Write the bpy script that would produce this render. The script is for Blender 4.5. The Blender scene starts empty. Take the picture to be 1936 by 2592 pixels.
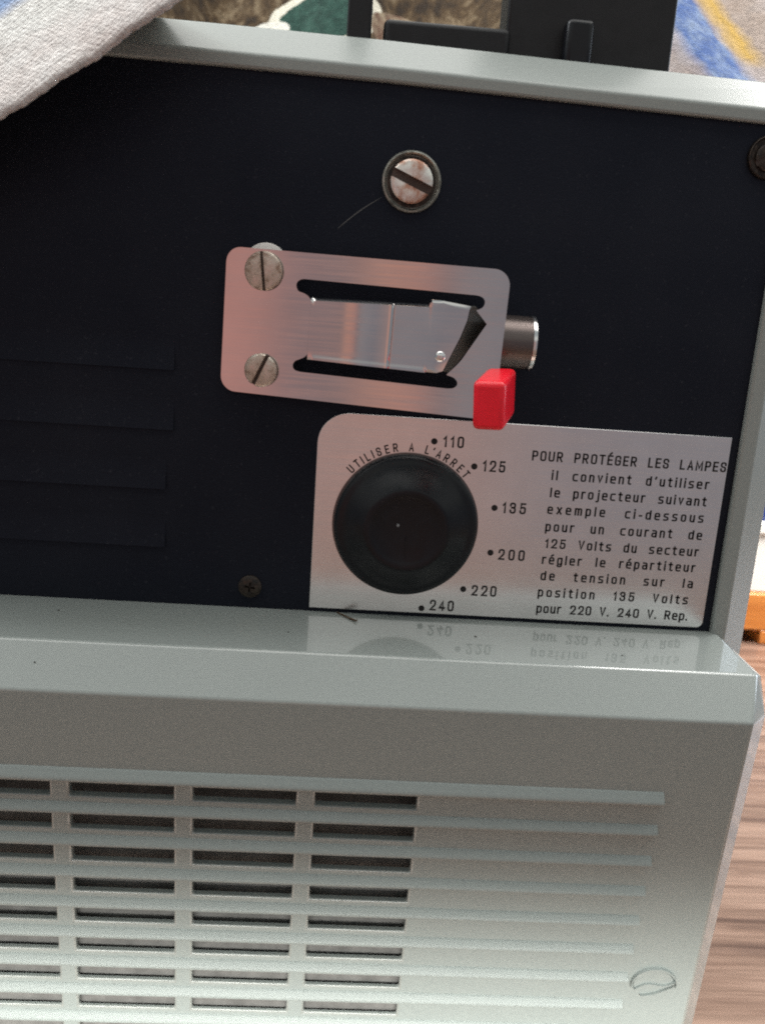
import bpy, bmesh, math, random
from mathutils import Vector, Matrix
random.seed(4)
SC = bpy.context.scene
PI = math.pi

# ---------------------------------------------------------------- camera
# Scene axes: X right along the projector's control side, Y into the projector, Z up.
# Metres; the black control panel is the plane y = 0.
cd = bpy.data.cameras.new('camera')
cam = bpy.data.objects.new('camera', cd)
SC.collection.objects.link(cam)
cd.sensor_fit = 'VERTICAL'
cd.sensor_height = 4.54
cd.sensor_width = 3.39
cd.lens = 3.85
cd.clip_start = 0.01
cd.clip_end = 20
cx = Vector((0.9970138, -0.0362786, 0.0681711))
cy = Vector((0.0580901, -0.2293232, -0.9716154))
cz = Vector((0.0508821, 0.9726740, -0.2265309))
m3 = Matrix((cx, -cy, -cz)).transposed()
cam.matrix_world = Matrix.Translation((-0.01043, -0.1994, 0.04644)) @ m3.to_4x4()
cd.dof.use_dof = True
cd.dof.focus_distance = 0.20
cd.dof.aperture_fstop = 2.8
SC.camera = cam
SC.cycles.filter_width = 2.0              # a phone camera's slight softness
SC.cycles.use_denoising = False          # the photograph is grainy too

# ---------------------------------------------------------------- light
SC.view_settings.view_transform = 'Standard'
SC.view_settings.look = 'None'
SC.view_settings.exposure = 0
SC.view_settings.gamma = 1
SC.view_settings.use_curve_mapping = False

w = bpy.data.worlds.new('World')
SC.world = w
w.use_nodes = True
nt = w.node_tree
bg = nt.nodes['Background']
tc = nt.nodes.new('ShaderNodeTexCoord')
sx = nt.nodes.new('ShaderNodeSeparateXYZ')
nt.links.new(tc.outputs['Generated'], sx.inputs[0])
mr = nt.nodes.new('ShaderNodeMapRange')
mr.inputs[1].default_value = -1
mr.inputs[2].default_value = 1
nt.links.new(sx.outputs['X'], mr.inputs[0])
rp = nt.nodes.new('ShaderNodeValToRGB')
el = rp.color_ramp.elements
# the dim room in front of the projector, from left to right
stops = [(-1.0, (.20, .28, .33)), (-.72, (.40, .31, .29)), (-.60, (.66, .33, .30)), (-.50, (.58, .30, .265)), (-.475, (.33, .24, .25)), (-.41, (.30, .225, .23)),
         (-.39, (.62, .34, .27)), (-.335, (.60, .31, .26)), (-.315, (.20, .17, .19)), (-.295, (.33, .31, .33)), (-.20, (.25, .245, .28)), (-.12, (.36, .28, .28)),
         (-.04, (.60, .36, .31)), (.10, (.58, .34, .29)), (.17, (.44, .33, .31)), (.22, (.31, .29, .32)), (.45, (.32, .31, .335)), (1.0, (.30, .33, .37))]
el[0].position, el[0].color = (stops[0][0]+1)/2, (*stops[0][1], 1)
el[1].position, el[1].color = (stops[-1][0]+1)/2, (*stops[-1][1], 1)
for p, c in stops[1:-1]:
    e = el.new((p+1)/2)
    e.color = (*c, 1)
nt.links.new(mr.outputs[0], rp.inputs[0])
# only the band at eye level is warm; above and below the room is a cool grey
zr = nt.nodes.new('ShaderNodeValToRGB')
ze = zr.color_ramp.elements
ze[0].position, ze[0].color = .0, (1, 1, 1, 1)
ze[1].position, ze[1].color = 1.0, (1, 1, 1, 1)
for p_, v_ in ((.27, .45), (.36, .14), (.42, .0), (.56, .0), (.66, 1.0)):
    e = ze.new(p_)
    e.color = (v_, v_, v_, 1)
mz = nt.nodes.new('ShaderNodeMapRange')
mz.inputs[1].default_value = -1
mz.inputs[2].default_value = 1
nt.links.new(sx.outputs['Z'], mz.inputs[0])
nt.links.new(mz.outputs[0], zr.inputs[0])
mx = nt.nodes.new('ShaderNodeMix')
mx.data_type = 'RGBA'
nt.links.new(zr.outputs[0], mx.inputs[0])
nt.links.new(rp.outputs[0], mx.inputs[6])
mx.inputs[7].default_value = (.38, .43, .445, 1)
# a pale ceiling-and-window band above eye level
br = nt.nodes.new('ShaderNodeValToRGB')
be = br.color_ramp.elements
be[0].position, be[0].color = 0, (0, 0, 0, 1)
be[1].position, be[1].color = 1, (0, 0, 0, 1)
for p_, v_ in ((.615, 0), (.65, 1), (.73, 1), (.78, 0)):
    e = be.new(p_)
    e.color = (v_, v_, v_, 1)
nt.links.new(mz.outputs[0], br.inputs[0])
mb = nt.nodes.new('ShaderNodeMix')
mb.data_type = 'RGBA'
nt.links.new(br.outputs[0], mb.inputs[0])
nt.links.new(mx.outputs[2], mb.inputs[6])
mb.inputs[7].default_value = (.78, .81, .78, 1)
nt.links.new(mb.outputs[2], bg.inputs['Color'])
bg.inputs['Strength'].default_value = 0.80

def area(name, loc, target, sx_, sy_, power, col):
    l = bpy.data.lights.new(name, 'AREA')
    l.shape = 'RECTANGLE'
    l.size, l.size_y = sx_, sy_
    l.energy = power
    l.color = col
    o = bpy.data.objects.new(name, l)
    SC.collection.objects.link(o)
    o.location = loc
    d = Vector(target) - Vector(loc)
    o.rotation_euler = d.to_track_quat('-Z', 'Y').to_euler()
    return o
area('overhead_window_light', (-0.12, 0.11, 1.05), (-0.12, 0.08, 0.0), 2.0, 1.3, 23.5, (1.0, .98, .93))
area('left_window_light', (-0.8, 0.10, 0.75), (-0.07, 0, 0.09), 0.4, 0.4, 7.0, (.92, .97, 1.0))
area('white_box_fill', (0.33, 0.15, 0.42), (0.28, 0.27, -0.1), 0.25, 0.2, 2.4, (1.0, .98, .95)).data.spread = math.radians(84)  # added fill beamed down on the white box, sited clear of the casing edge
area('side_window_light', (1.1, 0.35, 0.30), (0.1, 0.0, -0.05), 0.5, 0.5, 5.0, (.78, .88, 1.0))
glare = area('low_glare_fill', (0.0, -0.120, -0.092), (0.0, -0.026, -0.162), 0.42, 0.05, 0.40, (1.0, 1.0, .94))  # added lamp, brightens the lower front in place of lens glare
glare.data.spread = math.radians(92)

# ---------------------------------------------------------------- helpers
def P(x, off, z):                      # millimetres; off = towards the viewer from the panel
    return Vector((x*.001, -off*.001, z*.001))

def obj(name, bm, mat, parent=None, smooth=False, bevel=0, seg=2, angle=30):
    bmesh.ops.remove_doubles(bm, verts=bm.verts, dist=1e-7)
    bmesh.ops.recalc_face_normals(bm, faces=bm.faces)
    if bevel:
        lim = math.radians(angle)
        es = [e for e in bm.edges if len(e.link_faces) == 2 and e.calc_face_angle(0) > lim]
        r = bmesh.ops.bevel(bm, geom=es, offset=bevel*.001, offset_type='OFFSET', segments=seg, profile=.5, affect='EDGES', clamp_overlap=True)
        for f in r['faces']:
            f.smooth = True
    elif smooth:
        for f in bm.faces:
            f.smooth = True
    me = bpy.data.meshes.new(name)
    bm.to_mesh(me)
    bm.free()
    me.materials.append(mat)
    o = bpy.data.objects.new(name, me)
    SC.collection.objects.link(o)
    if parent is not None:
        o.parent = parent
        o.matrix_parent_inverse = parent_inverse(parent)
    if smooth and not bevel:
        me.set_sharp_from_angle(angle=math.radians(40))
    return o

def parent_inverse(p):
    m = Matrix.Translation(p.location)
    q = p.parent
    while q is not None:
        q = q.parent
    # only the root carries a location, every part keeps its mesh in scene coordinates
    root = p
    while root.parent is not None:
        root = root.parent
    return Matrix.Translation(root.location).inverted() if p is root else Matrix.Identity(4)

def thing(o, label, cat, group=None):
    o['label'] = label
    o['category'] = cat
    if group:
        o['group'] = group
    return o

def empty(name, loc, label, cat):
    o = bpy.data.objects.new(name, None)
    SC.collection.objects.link(o)
    o.location = loc
    o.empty_display_size = .02
    return thing(o, label, cat)

def box(bm, x0, x1, o0, o1, z0, z1):
    v = [bm.verts.new(P(x, o, z)) for x in (x0, x1) for o in (o0, o1) for z in (z0, z1)]
    for f in ((0,1,3,2), (4,6,7,5), (0,4,5,1), (2,3,7,6), (0,2,6,4), (1,5,7,3)):
        bm.faces.new([v[i] for i in f])

def prism(bm, pts, fn0, fn1):          # polygon swept between two mappings
    a = [bm.verts.new(fn0(*p)) for p in pts]
    b = [bm.verts.new(fn1(*p)) for p in pts]
    n = len(pts)
    bm.faces.new(a)
    bm.faces.new(b[::-1])
    for i in range(n):
        bm.faces.new([a[i], b[i], b[(i+1) % n], a[(i+1) % n]])

def lathe(bm, prof, fn, n=64):         # prof: (r, h); fn(a, r, h) -> point
    rings = []
    for r, h in prof:
        if r < 1e-6:
            rings.append([bm.verts.new(fn(0, 0, h))])
        else:
            rings.append([bm.verts.new(fn(2*PI*i/n, r, h)) for i in range(n)])
    for A, B in zip(rings, rings[1:]):
        for i in range(n):
            j = (i+1) % n
            if len(A) == 1 and len(B) == 1:
                continue
            if len(A) == 1:
                bm.faces.new([A[0], B[i], B[j]])
            elif len(B) == 1:
                bm.faces.new([A[i], B[0], A[j]])
            else:
                bm.faces.new([A[i], B[i], B[j], A[j]])

def rounded(x0, x1, z0, z1, rs, n=8):  # rs: radii at (x0,z0),(x1,z0),(x1,z1),(x0,z1)
    out = []
    for (cx_, cz_, a0), r in zip(((x0, z0, PI), (x1, z0, 1.5*PI), (x1, z1, 0), (x0, z1, .5*PI)), rs):
        sx_ = 1 if cx_ == x0 else -1
        sz_ = 1 if cz_ == z0 else -1
        if r <= 0:
            out.append((cx_, cz_))
            continue
        for k in range(n+1):
            a = a0 + .5*PI*k/n
            out.append((cx_ + sx_*r + r*math.cos(a), cz_ + sz_*r + r*math.sin(a)))
    return out

# ---------------------------------------------------------------- materials
def lin(s):
    return tuple(((c/255)/12.92 if c/255 <= .04045 else ((c/255+.055)/1.055)**2.4) for c in s)

class Mat:
    def __init__(self, name):
        self.m = bpy.data.materials.new(name)
        self.m.use_nodes = True
        self.t = self.m.node_tree
        self.b = self.t.nodes['Principled BSDF']
        self._pos = None
    def n(self, typ, **kw):
        nd = self.t.nodes.new(typ)
        for k, v in kw.items():
            setattr(nd, k, v)
        return nd
    def l(self, a, b):
        self.t.links.new(a, b)
    def pos(self):
        if self._pos is None:
            self._pos = self.n('ShaderNodeTexCoord').outputs['Object']
        return self._pos
    def scaled(self, s):
        mp = self.n('ShaderNodeMapping')
        mp.inputs['Scale'].default_value = s
        self.l(self.pos(), mp.inputs['Vector'])
        return mp.outputs[0]
    def noise(self, scale, detail=3, rough=.55, vec=None, dist=0):
        nd = self.n('ShaderNodeTexNoise')
        nd.inputs['Scale'].default_value = scale
        nd.inputs['Detail'].default_value = detail
        nd.inputs['Roughness'].default_value = rough
        nd.inputs['Distortion'].default_value = dist
        self.l(vec or self.pos(), nd.inputs['Vector'])
        return nd.outputs['Fac']
    def ramp(self, fac, stops, interp='LINEAR'):
        r = self.n('ShaderNodeValToRGB')
        r.color_ramp.interpolation = interp
        e = r.color_ramp.elements
        for i, (p, c) in enumerate(stops):
            c = (*c, 1) if not isinstance(c, (int, float)) else (c, c, c, 1)
            if i < 2:
                e[i].position, e[i].color = p, c
            else:
                k = e.new(p)
                k.color = c
        self.l(fac, r.inputs[0])
        return r.outputs[0]
    def math(self, op, a, b=None, clamp=False):
        nd = self.n('ShaderNodeMath', operation=op)
        nd.use_clamp = clamp
        for i, v in enumerate((a, b)):
            if v is None:
                continue
            if isinstance(v, (int, float)):
                nd.inputs[i].default_value = v
            else:
                self.l(v, nd.inputs[i])
        return nd.outputs[0]
    def mix(self, fac, a, b):
        nd = self.n('ShaderNodeMix', data_type='RGBA')
        if isinstance(fac, (int, float)):
            nd.inputs[0].default_value = fac
        else:
            self.l(fac, nd.inputs[0])
        for i, v in ((6, a), (7, b)):
            if isinstance(v, tuple):
                nd.inputs[i].default_value = (*v[:3], 1)
            else:
                self.l(v, nd.inputs[i])
        return nd.outputs[2]
    def xyz(self):
        s = self.n('ShaderNodeSeparateXYZ')
        self.l(self.pos(), s.inputs[0])
        return s.outputs
    def bump(self, h, strength, dist):
        nd = self.n('ShaderNodeBump')
        nd.inputs['Strength'].default_value = strength
        nd.inputs['Distance'].default_value = dist
        self.l(h, nd.inputs['Height'])
        self.l(nd.outputs[0], self.b.inputs['Normal'])
    def set(self, **kw):
        for k, v in kw.items():
            k = k.replace('_', ' ')
            if isinstance(v, tuple):
                v = (*v[:3], 1)
            if hasattr(v, 'is_output'):
                self.l(v, self.b.inputs[k])
            else:
                self.b.inputs[k].default_value = v
        return self

def mat_casing(name='grey_green_casing_paint', rough=.36, spec=.4, coat=1.0, tint=(1, 1, 1)):
    M = Mat(name)
    f = M.noise(26, 0)
    g = M.noise(1300, 2)
    c = M.mix(f, tuple(a*b for a, b in zip((.234, .256, .243), tint)), tuple(a*b for a, b in zip((.246, .268, .255), tint)))
    c = M.mix(M.ramp(g, [(.3, 0.0), (.7, 1.0)]), c, tuple(a*b for a, b in zip((.262, .286, .270), tint)))
    M.set(Base_Color=c, Roughness=rough, Specular_IOR_Level=spec, Coat_Weight=coat, Coat_Roughness=.035, Coat_IOR=1.52)
    return M.m

def mat_panel():
    M = Mat('black_textured_panel')
    f = M.noise(1900, 3)
    c = M.ramp(M.noise(38, 4), [(.3, (.0060, .0062, .0085)), (.75, (.0105, .0108, .0135))])
    dust = M.ramp(M.noise(1100, 2, .6), [(.62, 0.0), (.78, 1.0)])
    c = M.mix(dust, c, (.026, .026, .030))
    M.set(Base_Color=c, Roughness=.5, Specular_IOR_Level=.24, Specular_Tint=(.55, .68, 1.0))
    M.bump(f, .22, .0003)
    return M.m

def mat_black(name, base=(.008, .008, .009), rough=.35, spec=.5):
    M = Mat(name)
    f = M.noise(300, 3)
    M.set(Base_Color=M.ramp(f, [(.3, base), (.7, tuple(x*1.5 for x in base))]), Roughness=M.ramp(f, [(.3, rough), (.7, rough+.12)]), Specular_IOR_Level=spec)
    return M.m

def mat_alu(name, base=(.80, .79, .78), rough=.30, stretch=(60, 60, 2600), relief=.10):
    M = Mat(name)
    f = M.noise(1, 3, .6, M.scaled(stretch))
    blot = M.noise(120, 3)
    c = M.ramp(blot, [(.3, tuple(x*.93 for x in base)), (.7, base)])
    M.set(Base_Color=c, Metallic=1.0, Roughness=M.ramp(f, [(.25, rough-.05), (.75, rough+.09)]))
    if relief:
        M.bump(f, relief, .00005)
    return M.m

def mat_screw(name, c0, c1, c2, scale):
    M = Mat(name)
    f = M.noise(scale, 3, .6, dist=.4)
    c = M.ramp(f, [(.34, c0), (.46, c1), (.60, c2)])
    M.set(Base_Color=c, Metallic=M.ramp(f, [(.36, .25), (.55, .9)]), Roughness=M.ramp(f, [(.35, .65), (.6, .34)]))
    M.bump(M.noise(scale*2.2, 3), .35, .0002)
    return M.m

CASING = mat_casing()
SATIN = mat_casing('satin_casing_paint', .27, .5, 0.0)
MATT = mat_casing('matt_casing_paint', .46, .35, 0.0, (1.02, 1.05, 1.07))
PANEL = mat_panel()
KNOB = mat_black('black_knob_plastic', (.003, .0034, .0052), .27, .34)
BLACKPL = mat_black('black_plastic', (.006, .006, .007), .42, .35)
DARKIN = mat_black('dark_interior', (.118, .116, .112), .7, .2)
INK = mat_black('black_print_ink', (.012, .011, .011), .5, .3)
PLATE = mat_alu('satin_aluminium_plate', (.82, .80, .79), .22)
LATCH = mat_alu('brushed_aluminium_latch', (.82, .79, .77), .105, relief=.02)
SPRING = mat_alu('spring_steel', (.62, .60, .57), .22)
DARKMETAL = mat_alu('dark_metal', (.16, .13, .122), .36)
TIPMETAL = mat_alu('shaded_steel', (.17, .17, .16), .5, relief=0)  # same steel darkened, the turned-in tip's shade put into its colour
RIM = mat_alu('bright_metal_rim', (.85, .83, .82), .18)
RING = mat_screw('tarnished_ring', (.10, .10, .09), (.24, .24, .21), (.42, .42, .38), 420)
RUSTY = mat_screw('rusty_screw', (.14, .06, .035), (.50, .27, .19), (.86, .83, .77), 210)
WORN = mat_screw('worn_screw', (.30, .20, .15), (.50, .40, .33), (.66, .58, .50), 520)
DULL = mat_screw('dull_brown_screw', (.010, .008, .008), (.030, .023, .019), (.075, .060, .050), 700)
SLOTSHADE = Mat('slot_shade').set(Base_Color=(.075, .05, .04), Roughness=.6, Metallic=.2).m  # slot floor colour with the shade painted in
WHITEPL = Mat('white_spacer').set(Base_Color=(.74, .71, .67), Roughness=.5).m
def mat_red():
    M = Mat('red_plastic')
    f = M.noise(260, 3)
    M.set(Base_Color=M.ramp(f, [(.3, (.72, .004, .016)), (.7, (.80, .007, .024))]), Roughness=.33, Specular_IOR_Level=.5, Subsurface_Weight=.08)
    M.b.inputs['Subsurface Radius'].default_value = (.002, .0004, .0004)
    M.bump(M.noise(900, 2), .08, .0003)
    return M.m
RED = mat_red()

# ================================================================= PROJECTOR
proj = empty('film_projector', (0, .075, -.130), 'grey-green film projector with black control panel, silver voltage plate and slotted lower cover', 'projector')

# ---- upper casing: lip, sloping outer edge, back, in one shell
TOP = [(-130, 94.1), (-64, 93.7), (-40, 93.5), (-6.4, 93.05), (34, 92.1), (82.7, 90.9)]
XI, LIPX, TX = 82.7, 86.0, 8.2
bm = bmesh.new()
cols = []
for x, z in TOP[:-1]:
    cols.append([P(x, -2, z), P(x, 1.5, z), P(x, 1.5, z+2.75), P(x, -5.7, z+9.9), P(x, -150, z+9.9)])
z = TOP[-1][1]
cols.append([P(XI, -2, z), P(XI, 1.5, z), P(LIPX, 1.5, z+2.75), P(LIPX+TX, -5.4, z+9.7), P(LIPX+TX, -150, z+9.7)])
cols.append([P(XI, -2, -127), P(XI, 1.5, -127), P(LIPX, 1.5, -127), P(LIPX+TX, -5.4, -127), P(LIPX+TX, -150, -127)])
vs = [[bm.verts.new(p) for p in c] for c in cols]
for A, B in zip(vs, vs[1:]):
    for i in range(4):
        bm.faces.new([A[i], B[i], B[i+1], A[i+1]])
# left flank, rear and floor
lf = [bm.verts.new(P(-130, o, -127)) for o in (-2, -150)]
bm.faces.new([vs[0][0], vs[0][1], vs[0][2], vs[0][3], vs[0][4], lf[1], lf[0]])
bm.faces.new([vs[i][4] for i in range(len(vs))] + [lf[1]])
bm.faces.new([vs[-1][4], lf[1], lf[0], vs[-1][0], vs[-1][1], vs[-1][2], vs[-1][3]])
obj('upper_casing', bm, SATIN, proj, bevel=.55, seg=3, angle=25)

# ---- black control panel with pressed louvres at its left
bm = bmesh.new()
pts = [(-129.5, -30)] + [(82.65, -30), (82.65, 92)] + [(x, z+.8) for x, z in TOP[::-1][1:]]
pts[-1] = (-129.5, pts[-1][1])
prism(bm, pts, lambda x, z: P(x, 0, z), lambda x, z: P(x, -1.5, z))
panel = obj('control_panel', bm, PANEL, proj)
for k, zz in enumerate((30.0, 16.4, 2.5, -11.4)):
    xr = -49.0 if k < 2 else -50.6
    bm = bmesh.new()
    n = 12
    prof = []
    for i in range(n+1):
        t = i/n
        prof.append((zz + 7.6*t, 0.62*(1-t)**1.6))
    L, Rr = [], []
    for h, o in prof:
        L.append(bm.verts.new(P(-112, max(o, .02), h)))
        Rr.append(bm.verts.new(P(xr, max(o, .02), h)))
    for i in range(n):
        bm.faces.new([L[i], Rr[i], Rr[i+1], L[i+1]])
    for S in (L, Rr):
        b0 = bm.verts.new(P(-112 if S is L else xr, -.2, zz))
        b1 = bm.verts.new(P(-112 if S is L else xr, -.2, zz+7.6))
        bm.faces.new(S + [b1, b0])
    a, b = bm.verts.new(P(-112, -.2, zz)), bm.verts.new(P(xr, -.2, zz))
    bm.faces.new([L[0], Rr[0], b, a])
    obj('louvre', bm, PANEL, panel, smooth=True)

# scratch: a fine scored line on the black paint
bm = bmesh.new()
a, b = Vector((-14.1, 63.0)), Vector((-4.9, 70.2))
d = (b-a).normalized(); q = Vector((-d.y, d.x))
prev = None
for i in range(13):
    t = i/12
    c = a.lerp(b, t) + q*(.35*math.sin(t*PI))
    wd = .085*math.sin(PI*min(1, .1+t*.9))+.02
    v0, v1 = bm.verts.new(P(*(c+q*wd)[:1], .06, (c+q*wd).y)), bm.verts.new(P((c-q*wd).x, .06, (c-q*wd).y))
    if prev:
        bm.faces.new([prev[0], v0, v1, prev[1]])
    prev = (v0, v1)
obj('scratch', bm, Mat('scored_paint').set(Base_Color=(.10, .10, .10), Roughness=.6).m, panel)

# ---- slotted screws
def on_panel(cx_, cz_, off):
    return lambda x, z, h=0: P(cx_+x, off+h, cz_+z)

def screw(name, place, r, slot, ang, h, mat, parent, depth=None, dome=.35):
    """slotted head: place(x, z, h) maps local millimetres to the scene"""
    bm = bmesh.new()
    ca, sa = math.cos(ang), math.sin(ang)
    def loc(u, v, hh):
        return place(u*ca - v*sa, u*sa + v*ca, hh)
    depth = depth or h*.7
    n = 28
    # full disc under the slot, darkened to give the slot its shade
    lathe(bm, [(r, 0), (r, h-depth), (0, h-depth)], lambda a, rr, hh: loc(rr*math.cos(a), rr*math.sin(a), hh), 56)
    floor_ = set(bm.faces)
    for s in (1, -1):
        a0 = math.asin(min(.95, slot/r))
        layers = []
        for rr, hh in ((1.0, h-depth), (1.0, h-.28*min(h, 1)), (.93, h-.06), (.86, h)):
            ring = []
            for i in range(n+1):
                a = a0 + (PI-2*a0)*i/n
                x, y = r*rr*math.cos(a), r*rr*math.sin(a)
                y = max(y, slot)
                ring.append(bm.verts.new(loc(s*x, s*y, hh)))
            layers.append(ring)
        for A, B in zip(layers, layers[1:]):
            for i in range(n+1):
                j = (i+1) % (n+1)
                bm.faces.new([A[i], A[j], B[j], B[i]])
        top = layers[-1]
        # gently domed top
        cen = bm.verts.new(loc(0, s*r*.42, h+dome))
        for i in range(n+1):
            bm.faces.new([top[i], top[(i+1) % (n+1)], cen])
    for f in floor_:
        f.material_index = 1
    o = obj(name, bm, mat, parent, smooth=True)
    o.data.materials.append(SLOTSHADE)
    return o

def cup(place, r, parent, ringmat):
    bm = bmesh.new()
    lathe(bm, [(r, .0), (r, .5), (r*.975, .85), (r*.93, .95), (r*.885, .7), (r*.84, .08), (0, .08)],
          lambda a, rr, hh: place(rr*math.cos(a), rr*math.sin(a), hh))
    return obj('screw_cup', bm, ringmat, parent, smooth=True)

pl = on_panel(1.25, 73.7, 0)
c1 = cup(pl, 6.45, panel, RING)
c1['label'] = 'tarnished cup washer round the rusty slotted screw'
bm = bmesh.new()
lathe(bm, [(5.35, .10), (5.0, .16), (0, .16)], lambda a, rr, hh: pl(rr*math.cos(a), rr*math.sin(a), hh))
obj('cup_floor', bm, DULL, panel)
s1 = screw('slotted_screw', pl, 4.55, .95, math.radians(-22), 1.7, RUSTY, panel, dome=.5)
s1['label'] = 'rust-spotted slotted screw head in its cup'
pl2 = on_panel(78.6, 84.4, 0)
cup(pl2, 4.6, panel, DULL)
screw('slotted_screw', pl2, 2.9, .6, math.radians(30), 1.0, DULL, panel)

# small cross-recess screw low on the panel
bm = bmesh.new()
pp = on_panel(-30.4, -20.1, 0)
lathe(bm, [(2.8, 0), (2.75, .45), (2.3, .75), (1.55, .92)], lambda a, rr, hh: pp(rr*math.cos(a), rr*math.sin(a), hh), 40)
n = 40
outer = [pp(1.55*math.cos(2*PI*i/n), 1.55*math.sin(2*PI*i/n), .92) for i in range(n)]
inner = []
for i in range(n):
    a = 2*PI*i/n
    k = abs(math.cos(2*a+.3))
    rr = .38 + .95*k**3
    inner.append((rr*math.cos(a), rr*math.sin(a)))
ov = [bm.verts.new(p) for p in outer]
iv = [bm.verts.new(pp(x, y, .95)) for x, y in inner]
dv = [bm.verts.new(pp(x*.8, y*.8, .15)) for x, y in inner]
for i in range(n):
    j = (i+1) % n
    bm.faces.new([ov[i], ov[j], iv[j], iv[i]])
    bm.faces.new([iv[i], iv[j], dv[j], dv[i]])
bm.faces.new(dv)
obj('cross_screw', bm, DULL, panel, smooth=True)

# ---- voltage plate
bm = bmesh.new()
prism(bm, rounded(-16.1, 80.55, -24.45, 22.85, (0, 1.6, 0, 7.2), 10), lambda x, z: P(x, .55, z), lambda x, z: P(x, .02, z))
plate = obj('voltage_plate', bm, PLATE, proj, bevel=.12, seg=2)

# ---- lettering: a condensed grotesque drawn stroke by stroke (cap height 1)
GL = {
 'A': [[(0,0),(.21,1),(.42,0)], [(.075,.3),(.345,.3)]],
 'E': [[(.36,1),(0,1),(0,0),(.36,0)], [(0,.52),(.32,.52)]],
 'G': [[(.42,.74),(.42,1,.2),(0,1,.2),(0,0,.2),(.42,0,.2),(.42,.48),(.24,.48)]],
 'I': [[(0,0),(0,1)]],
 'L': [[(0,1),(0,0),(.34,0)]],
 'M': [[(0,0),(0,1),(.26,.2),(.52,1),(.52,0)]],
 'O': [[(0,0,.2),(.42,0,.2),(.42,1,.2),(0,1,.2),'c']],
 'P': [[(0,0),(0,1),(.40,1,.2),(.40,.45,.2),(0,.45)]],
 'R': [[(0,0),(0,1),(.40,1,.2),(.40,.47,.2),(0,.47)], [(.2,.47),(.41,0)]],
 'S': [[(.40,.74),(.40,1,.19),(0,1,.19),(0,.54,.19),(.40,.47,.19),(.40,0,.19),(0,0,.19),(0,.26)]],
 'T': [[(0,1),(.42,1)], [(.21,1),(.21,0)]],
 'U': [[(0,1),(0,0,.2),(.42,0,.2),(.42,1)]],
 'V': [[(0,1),(.21,0),(.42,1)]],
 '0': [[(0,0,.2),(.40,0,.2),(.40,1,.2),(0,1,.2),'c']],
 '1': [[(0,.76),(.15,1),(.15,0)]],
 '2': [[(0,.72),(0,1,.2),(.40,1,.2),(.40,.56,.16),(0,0),(.42,0)]],
 '3': [[(0,.75),(0,1,.18),(.38,1,.18),(.38,.54,.18),(.13,.54)], [(.13,.54),(.40,.54,.2),(.40,0,.2),(0,0,.2),(0,.25)]],
 '4': [[(.43,.24),(0,.24),(.28,1),(.28,0)]],
 '5': [[(.38,1),(.05,1),(.02,.5),(.06,.6,.05),(.40,.62,.2),(.40,0,.2),(0,0,.2),(0,.22)]],
 'a': [[(.04,.74),(.36,.74,.16),(.36,0)], [(.36,.42),(0,.42,.15),(0,0,.15),(.36,0,.12),(.36,.2)]],
 'c': [[(.35,.74),(0,.74,.2),(0,0,.2),(.35,0)]],
 'd': [[(0,0,.16),(.36,0,.16),(.36,.74,.16),(0,.74,.16),'c'], [(.36,0),(.36,1)]],
 'e': [[(0,.38),(.37,.38),(.37,.74,.17),(0,.74,.17),(0,0,.18),(.35,0)]],
 'g': [[(0,0,.16),(.36,0,.16),(.36,.74,.16),(0,.74,.16),'c'], [(.36,.74),(.36,-.29,.16),(0,-.29,.16),(0,-.16)]],
 'i': [[(0,0),(0,.74)], [(0,1.0),(0,1.05)]],
 'j': [[(.1,.74),(.1,-.29,.12),(-.06,-.29)], [(.1,1.0),(.1,1.05)]],
 'l': [[(0,0),(0,1)]],
 'm': [[(0,0),(0,.74)], [(0,.45),(0,.74,.13),(.27,.74,.13),(.27,0)], [(.27,.45),(.27,.74,.13),(.54,.74,.13),(.54,0)]],
 'n': [[(0,0),(0,.74)], [(0,.45),(0,.74,.16),(.34,.74,.16),(.34,0)]],
 'o': [[(0,0,.16),(.36,0,.16),(.36,.74,.16),(0,.74,.16),'c']],
 'p': [[(0,0,.16),(.36,0,.16),(.36,.74,.16),(0,.74,.16),'c'], [(0,.74),(0,-.3)]],
 'r': [[(0,0),(0,.74)], [(0,.42),(0,.74,.16),(.24,.74)]],
 's': [[(.33,.74),(0,.74,.15),(0,.39,.15),(.35,.35,.15),(.35,0,.15),(0,0)]],
 't': [[(.1,.95),(.1,0,.12),(.27,0)], [(-.02,.74),(.25,.74)]],
 'u': [[(0,.74),(0,0,.16),(.34,0,.16),(.34,.74)], [(.34,.3),(.34,0)]],
 'v': [[(0,.74),(.17,0),(.34,.74)]],
 'x': [[(0,0),(.34,.74)], [(0,.74),(.34,0)]],
 "'": [[(.05,1.0),(0,.8)]],
 '.': [[(0,-.01),(0,.05)]],
 '-': [[(0,.34),(.18,.34)]],
}
GL['É'] = GL['E'] + [[(.13,1.2),(.27,1.36)]]
GL['é'] = GL['e'] + [[(.14,.97),(.28,1.12)]]
HS = .080                                # half the stroke
CAPH = 1.0
_glyphs = {}
def fillet(pts, closed):
    n = len(pts)
    out = []
    for i, p in enumerate(pts):
        r = p[2] if len(p) > 2 else 0
        c = Vector(p[:2])
        if r <= 0 or (not closed and i in (0, n-1)):
            out.append(c)
            continue
        a = Vector(pts[(i-1) % n][:2]) - c
        b = Vector(pts[(i+1) % n][:2]) - c
        ra = min(r, a.length*.5 if len(pts[(i-1) % n]) > 2 else a.length*.98, b.length*.5 if len(pts[(i+1) % n]) > 2 else b.length*.98)
        p0, p1 = c + a.normalized()*ra, c + b.normalized()*ra
        for k in range(7):
            t = k/6
            q = p0*(1-t)**2 + c*2*t*(1-t) + p1*t*t
            out.append(q.lerp(c, .12*math.sin(PI*t)))
    res = []
    for q in out:
        if not res or (q-res[-1]).length > 1e-5:
            res.append(q)
    return res
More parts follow.
